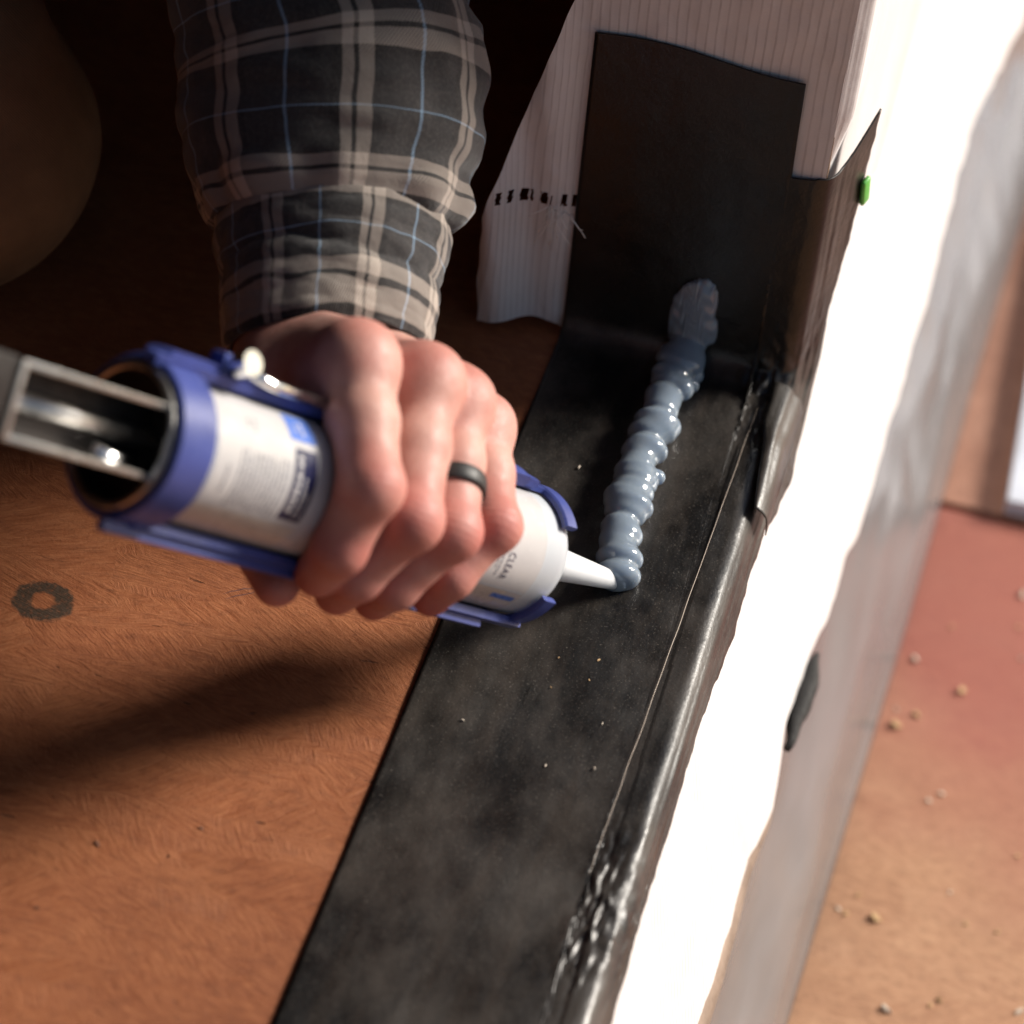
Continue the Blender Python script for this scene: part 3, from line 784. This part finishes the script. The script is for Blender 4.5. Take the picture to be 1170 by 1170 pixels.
# thumb passing behind the barrel, its tip showing below
TJ = [(128, 50, -70), (103, 20, -50), (99, -12, -41), (104, -37, -12)]; TR = [15, 12.5, 11.5, 9]
th_ = None
for a, b, ra, rb in zip(TJ, TJ[1:], TR, TR[1:]):
    e = H.cone(a, b, ra, rb); th_ = e if th_ is None else smin(th_, e, 4)
hand = smin(hand, th_, 6); red_pts.append((np.array(TJ[3], float), 18, 1.))
V_, Q_ = surface_nets(hand, H.lo, H.h)
# keep the flesh off the tube: push vertices out to its surface
rad_ = np.hypot(V_[:, 1], V_[:, 2]); lim = 25.9
ins = (rad_ < lim) & (V_[:, 0] < 222)
sc_ = np.where(ins, lim / np.maximum(rad_, 1), 1); V_[:, 1] *= sc_; V_[:, 2] *= sc_
red_ = np.zeros(len(V_)); 
for c_, r_, a_ in red_pts: red_ = np.maximum(red_, a_ * np.exp(-(np.linalg.norm(V_ - c_, axis=1) / r_) ** 2))
ax_ = np.zeros(len(V_)); wk_ = np.zeros(len(V_)); best = np.full(len(V_), 1e9)
for name, (js, rs_) in FING.items():
    J = [np.array(j, float) for j in js]
    d = J[1] - J[0]; L_ = np.linalg.norm(d); d /= L_
    dd_ = np.linalg.norm(V_ - J[1], axis=1); m_ = dd_ < best
    best = np.where(m_, dd_, best); ax_ = np.where(m_, (V_ - J[1]) @ ((J[2] - J[0]) / np.linalg.norm(J[2] - J[0])), ax_)
    wk_ = np.maximum(wk_, np.exp(-((dd_ - rs_[1]) / 5) ** 2) * np.exp(-(((V_ - J[1]) @ d) / 9) ** 2))
GMn = np.array(GM)
Vw = (V_ / 1000) @ GMn[:3, :3].T + GMn[:3, 3]
body = mesh_obj('hand_and_forearm', Vw, Q_, M_SKIN, person); body.matrix_parent_inverse = PI_
for nm, arr in (('red', red_), ('axial', ax_), ('wrinkle', wk_)):
    at_ = body.data.attributes.new(nm, 'FLOAT', 'POINT'); at_.data.foreach_set('value', arr.astype(np.float32))
md = body.modifiers.new('sm', 'SMOOTH'); md.factor = .5; md.iterations = 4

def gl(p): return GM @ (Vector(p) / 1000)
# wedding band
J0, J1 = (np.array(FING['ring'][0][0], float), np.array(FING['ring'][0][1], float)); d = (J1 - J0) / np.linalg.norm(J1 - J0)
cpt = J0 + (J1 - J0) * .66 
bm = bmesh.new(); n1, n2 = 48, 12; u_ = np.cross(d, [0, 0, 1]); u_ /= np.linalg.norm(u_); v_ = np.cross(d, u_); rows_ = []
for i in range(n1):
    a = 2 * math.pi * i / n1; o_ = u_ * math.cos(a) + v_ * math.sin(a); row = []
    for j in range(n2):
        b = 2 * math.pi * j / n2; row.append(bm.verts.new(gl(cpt + o_ * (11.75 + 1.1 * math.cos(b)) + d * 3.6 * (abs(math.sin(b)) ** .6) * math.copysign(1, math.sin(b)))))
    rows_.append(row)
for i in range(n1):
    for j in range(n2): bm.faces.new((rows_[i][j], rows_[(i + 1) % n1][j], rows_[(i + 1) % n1][(j + 1) % n2], rows_[i][(j + 1) % n2]))
o = bm_obj('finger_ring', bm, M_RING, person, True); o.matrix_parent_inverse = PI_; o['label'] = 'black silicone band on the ring finger'
# fine hairs on the wrist
bm = bmesh.new(); rh = random.Random(5)
for k in range(170):
    t = rh.uniform(-.2, .75); lat = rh.uniform(8, 31)
    base = WR + LAT * lat + AX * (2 + t * 22) - AX * 16 + DOR * (19 - max(0, lat - 14) * .95)
    dirv = -AX * rh.uniform(2, 5) + LAT * rh.uniform(2, 6) + DOR * rh.uniform(1, 5)
    tube_bm([gl(base), gl(base + dirv * .6 + DOR), gl(base + dirv * 1.1)], [.00007, .00006, .00002], 3, bm, False)
o = bm_obj('arm_hair', bm, M_HAIR, person, True); o.matrix_parent_inverse = PI_; o['kind'] = 'stuff'

# ------------------------------------------------------------------ flannel sleeve
def sleeve_mesh(name, stations, mat, parent, u_off, v_of, fold, nrows=150, ncols=220, thick=.0016, flat=.84):
    """stations: (y, centre x, half width, depth) in reference pixels; y only orders them along the arm"""
    st = sorted(stations); ys_ = [q[0] for q in st]; verts = []; uvs = []
    ya, yb = ys_[0], ys_[-1]
    P0, P1 = at(interp(ya, ys_, [q[1] for q in st]), ya, interp(ya, ys_, [q[3] for q in st])), at(interp(yb, ys_, [q[1] for q in st]), yb, interp(yb, ys_, [q[3] for q in st]))
    ctrs = []; hw = []; yy_ = []
    for i in range(nrows):
        y_ = ya + (yb - ya) * i / (nrows - 1)
        dp = interp(y_, ys_, [q[3] for q in st]); ctrs.append(at(interp(y_, ys_, [q[1] for q in st]), y_, dp)); hw.append(interp(y_, ys_, [q[2] for q in st]) * dp / 3000); yy_.append(y_)
    for i in range(nrows):
        a = ctrs[max(0, i - 12)]; b = ctrs[min(nrows - 1, i + 12)]; axd = (b - a).normalized()
        side = (rt - axd * rt.dot(axd)).normalized(); front = side.cross(axd)
        if front.dot(-fwd) < 0: front = -front
        for j in range(ncols):
            th = 2 * math.pi * j / ncols - math.pi
            r_ = 1 + fold(yy_[i], th)
            p = ctrs[i] + side * (hw[i] * r_ * math.sin(th)) + front * (hw[i] * flat * r_ * math.cos(th))
            verts.append(p); uvs.append((math.degrees(th) / 51.43 + u_off(yy_[i], th), v_of(yy_[i], th)))
    me = bpy.data.meshes.new(name); faces = grid_faces(nrows, ncols, True)
    o = mesh_obj(name, verts, faces, mat, parent)
    l = o.data.uv_layers.new(name='UVMap'); k = 0
    for poly in o.data.polygons:
        ids = [o.data.loops[li].vertex_index for li in poly.loop_indices]
        wrapf = any(v % ncols == 0 for v in ids) and any(v % ncols == ncols - 1 for v in ids)
        for li, v in zip(poly.loop_indices, ids):
            uu, vv = uvs[v]
            if wrapf and v % ncols == 0: uu += 7
            l.data[li].uv = (uu, vv)
    md = o.modifiers.new('s', 'SOLIDIFY'); md.thickness = thick; md.offset = -1
    o.matrix_parent_inverse = PI_
    return o
def fold_s(y, th):
    f = .045 * fbm(th * 1.2 + 2, y / 75, 3, 3) + .018 * nz(th * 2.5, y / 26, 8)
    f += .035 * (.35 - abs(nz(th * .9 + y / 140, y / 60 - th * .5, 6)) * 1.6) * (.6 + .4 * math.sin(th))
    near = math.exp(-((y - 232) / 26) ** 2)
    f += near * .03 * math.sin(th * 9 + 2 * nz(th * 2, 5)) + .016 * near * nz(th * 4, y / 12)
    f += .05 * math.exp(-((y - 165 - 24 * math.sin(th * 1.3)) / 15) ** 2) * max(0, nz(th * 1.6 + 1, 2.2)) - .04 * math.exp(-((y - 188 - 18 * math.sin(th * 1.1)) / 10) ** 2) * max(0, math.sin(th - .3))
    f -= .05 * math.exp(-((y - 22 - 10 * th) / 11) ** 2) * max(0, math.sin(th - .2))
    return f
def v_sleeve(y, th): return (y - 80) / 152 + .45 + .012 * math.sin(th * 2) + .02 * nz(th * 1.5, y / 60)
sleeve = sleeve_mesh('sleeve', [(-420, 360, 190, 1.00), (-300, 352, 185, 1.05), (-120, 355, 176, 1.078), (0, 366, 165, 1.082), (60, 380, 171, 1.080), (100, 383, 173, 1.078), (150, 381, 169, 1.076), (200, 380, 160, 1.073), (236, 381, 150, 1.07), (250, 380, 142, 1.069), (257, 379, 132, 1.069), (260, 379, 122, 1.069)],
    M_PLAID, person, lambda y, th: .26 + .02 * nz(y / 45, th), v_sleeve, fold_s, 190, 240)
def fold_c(y, th):
    f = .036 * fbm(th * 1.5 + 7, y / 34, 5, 3) + .016 * nz(th * 4, y / 14, 2)
    f -= .075 * math.exp(-((y - 325 - 10 * math.sin(th * 2)) / 10) ** 2) * (.6 + .6 * nz(th * 1.4, 4)) 
    f += .018 * math.exp(-((y - 395) / 5) ** 2)
    return f
def v_cuff(y, th): return interp(y, [246, 252, 280, 307, 337, 367, 406], [.33, .345, .60, .985, 1.30, 1.46, 1.60]) + .02 * nz(th * 2, y / 30)
cuff = sleeve_mesh('cuff', [(248, 379, 128, 1.067), (272, 379, 128, 1.063), (310, 378, 123, 1.057), (355, 376, 116, 1.049), (390, 373, 113, 1.043), (404, 373, 110, 1.041)],
    M_CUFF, sleeve, lambda y, th: .02 + .02 * nz(y / 45, th), v_cuff, fold_c, 120, 240, .0026)
cuff.matrix_parent_inverse = Matrix.Identity(4)

# ------------------------------------------------------------------ kneeling trouser leg
K = Field((-.84, -.17, -.004), (-.27, .42, .46), .006)
kn = np.array((-.402, -.059, .072))
L1 = K.cone(kn, (-.60, .02, .42), .068, .085); L1 = smin(L1, K.cone(kn + [0, .02, -.004], (-.75, .36, .062), .062, .055), .03)
L1 = L1 + .003 * np.sin(K.P[..., 2] * 90 + K.P[..., 0] * 40) * np.exp(-((K.P[..., 2] - .12) / .05) ** 2)
L1 = smax(L1, .0015 - K.P[..., 2], .004)
V_, Q_ = surface_nets(L1, K.lo, K.h)
o = mesh_obj('trouser_leg', V_, Q_, M_CANVAS, person); o.matrix_parent_inverse = PI_
md = o.modifiers.new('sm', 'SMOOTH'); md.factor = .5; md.iterations = 6

# ------------------------------------------------------------------ loose debris
def pebble_mesh(seed):
    r_ = random.Random(seed); bm = bmesh.new(); bmesh.ops.create_cube(bm, size=1.6)
    for v in bm.verts: v.co = Vector((v.co.x * r_.uniform(.5, 1.7), v.co.y * r_.uniform(.3, .9), v.co.z * r_.uniform(.25, .55)))
    me = bpy.data.meshes.new('chip'); bm.to_mesh(me); bm.free(); return me
PM = [pebble_mesh(i) for i in range(6)]
M_FLAKE = simple('brown_flake', (.13, .045, .018), .8, 0, .25, 300)
PM3 = []
for me in PM:
    q = me.copy(); q.materials.append(M_FLAKE); PM3.append(q)
PM2 = [pebble_mesh(i + 20) for i in range(6)]
for me in PM2: me.materials.append(M_PALE)
for me in PM: me.materials.append(M_CRUMB)
def scatter(name, x, y, z, r_, pale, label, cat, group):
    o = bpy.data.objects.new(name, random.choice(PM3 if pale is None else (PM2 if pale else PM))); COL.objects.link(o)
    o.location = (x, y, z + r_ * .45); o.scale = (r_, r_, r_); o.rotation_euler = (random.uniform(-.3, .3), random.uniform(-.3, .3), random.uniform(0, 6))
    tag(o, label, cat, group)
rd = random.Random(9)
for k in range(30):
    yv = rd.uniform(-.13, .24); xv = interp(yv, [-.13, .24], [.07, .085]) + .004 + rd.random() ** 1.2 * .12
    scatter('wood_chip', xv, yv, -.300, rd.choice([.0012, .0016, .002, .0028]), rd.random() < .6, 'small pale wood chip scattered on the sunlit orange deck', 'wood chip', 'wood chips on the deck')
for (x_, y_) in ((-.047, -.212), (-.033, -.257), (-.036, -.233), (-.062, -.204), (-.083, -.09), (-.052, -.262), (-.061, -.221), (-.046, -.2), (-.09, -.25)):
    scatter('wood_crumb', x_, y_, .0016, rd.choice([.0005, .0007, .0009]), rd.random() < .4, 'tiny wood crumb lying on the black sill flashing', 'wood crumb', 'crumbs on the sill flashing')
for (x_, y_, r_) in ((-.355, -.305, .003), (-.205, -.355, .0016), (-.247, -.375, .0016), (-.17, -.335, .0014), (-.215, -.39, .0014), (-.178, -.352, .0013)):
    scatter('wood_flake', x_, y_, -.0008, r_ * .9, None, 'small brown wood flake on the orange subfloor', 'wood flake', 'flakes on the subfloor')
# pale board beyond the panel joint
o = bm_obj('pale_board', box_bm(0, .09, 0, .5, 0, .012, .001), M_WHITEP); o.location = (.1195, .2755, -.300); o.rotation_euler = (0, 0, R(1.5))
tag(o, 'blue-white board lying on the deck beyond the red panel edge', 'board')
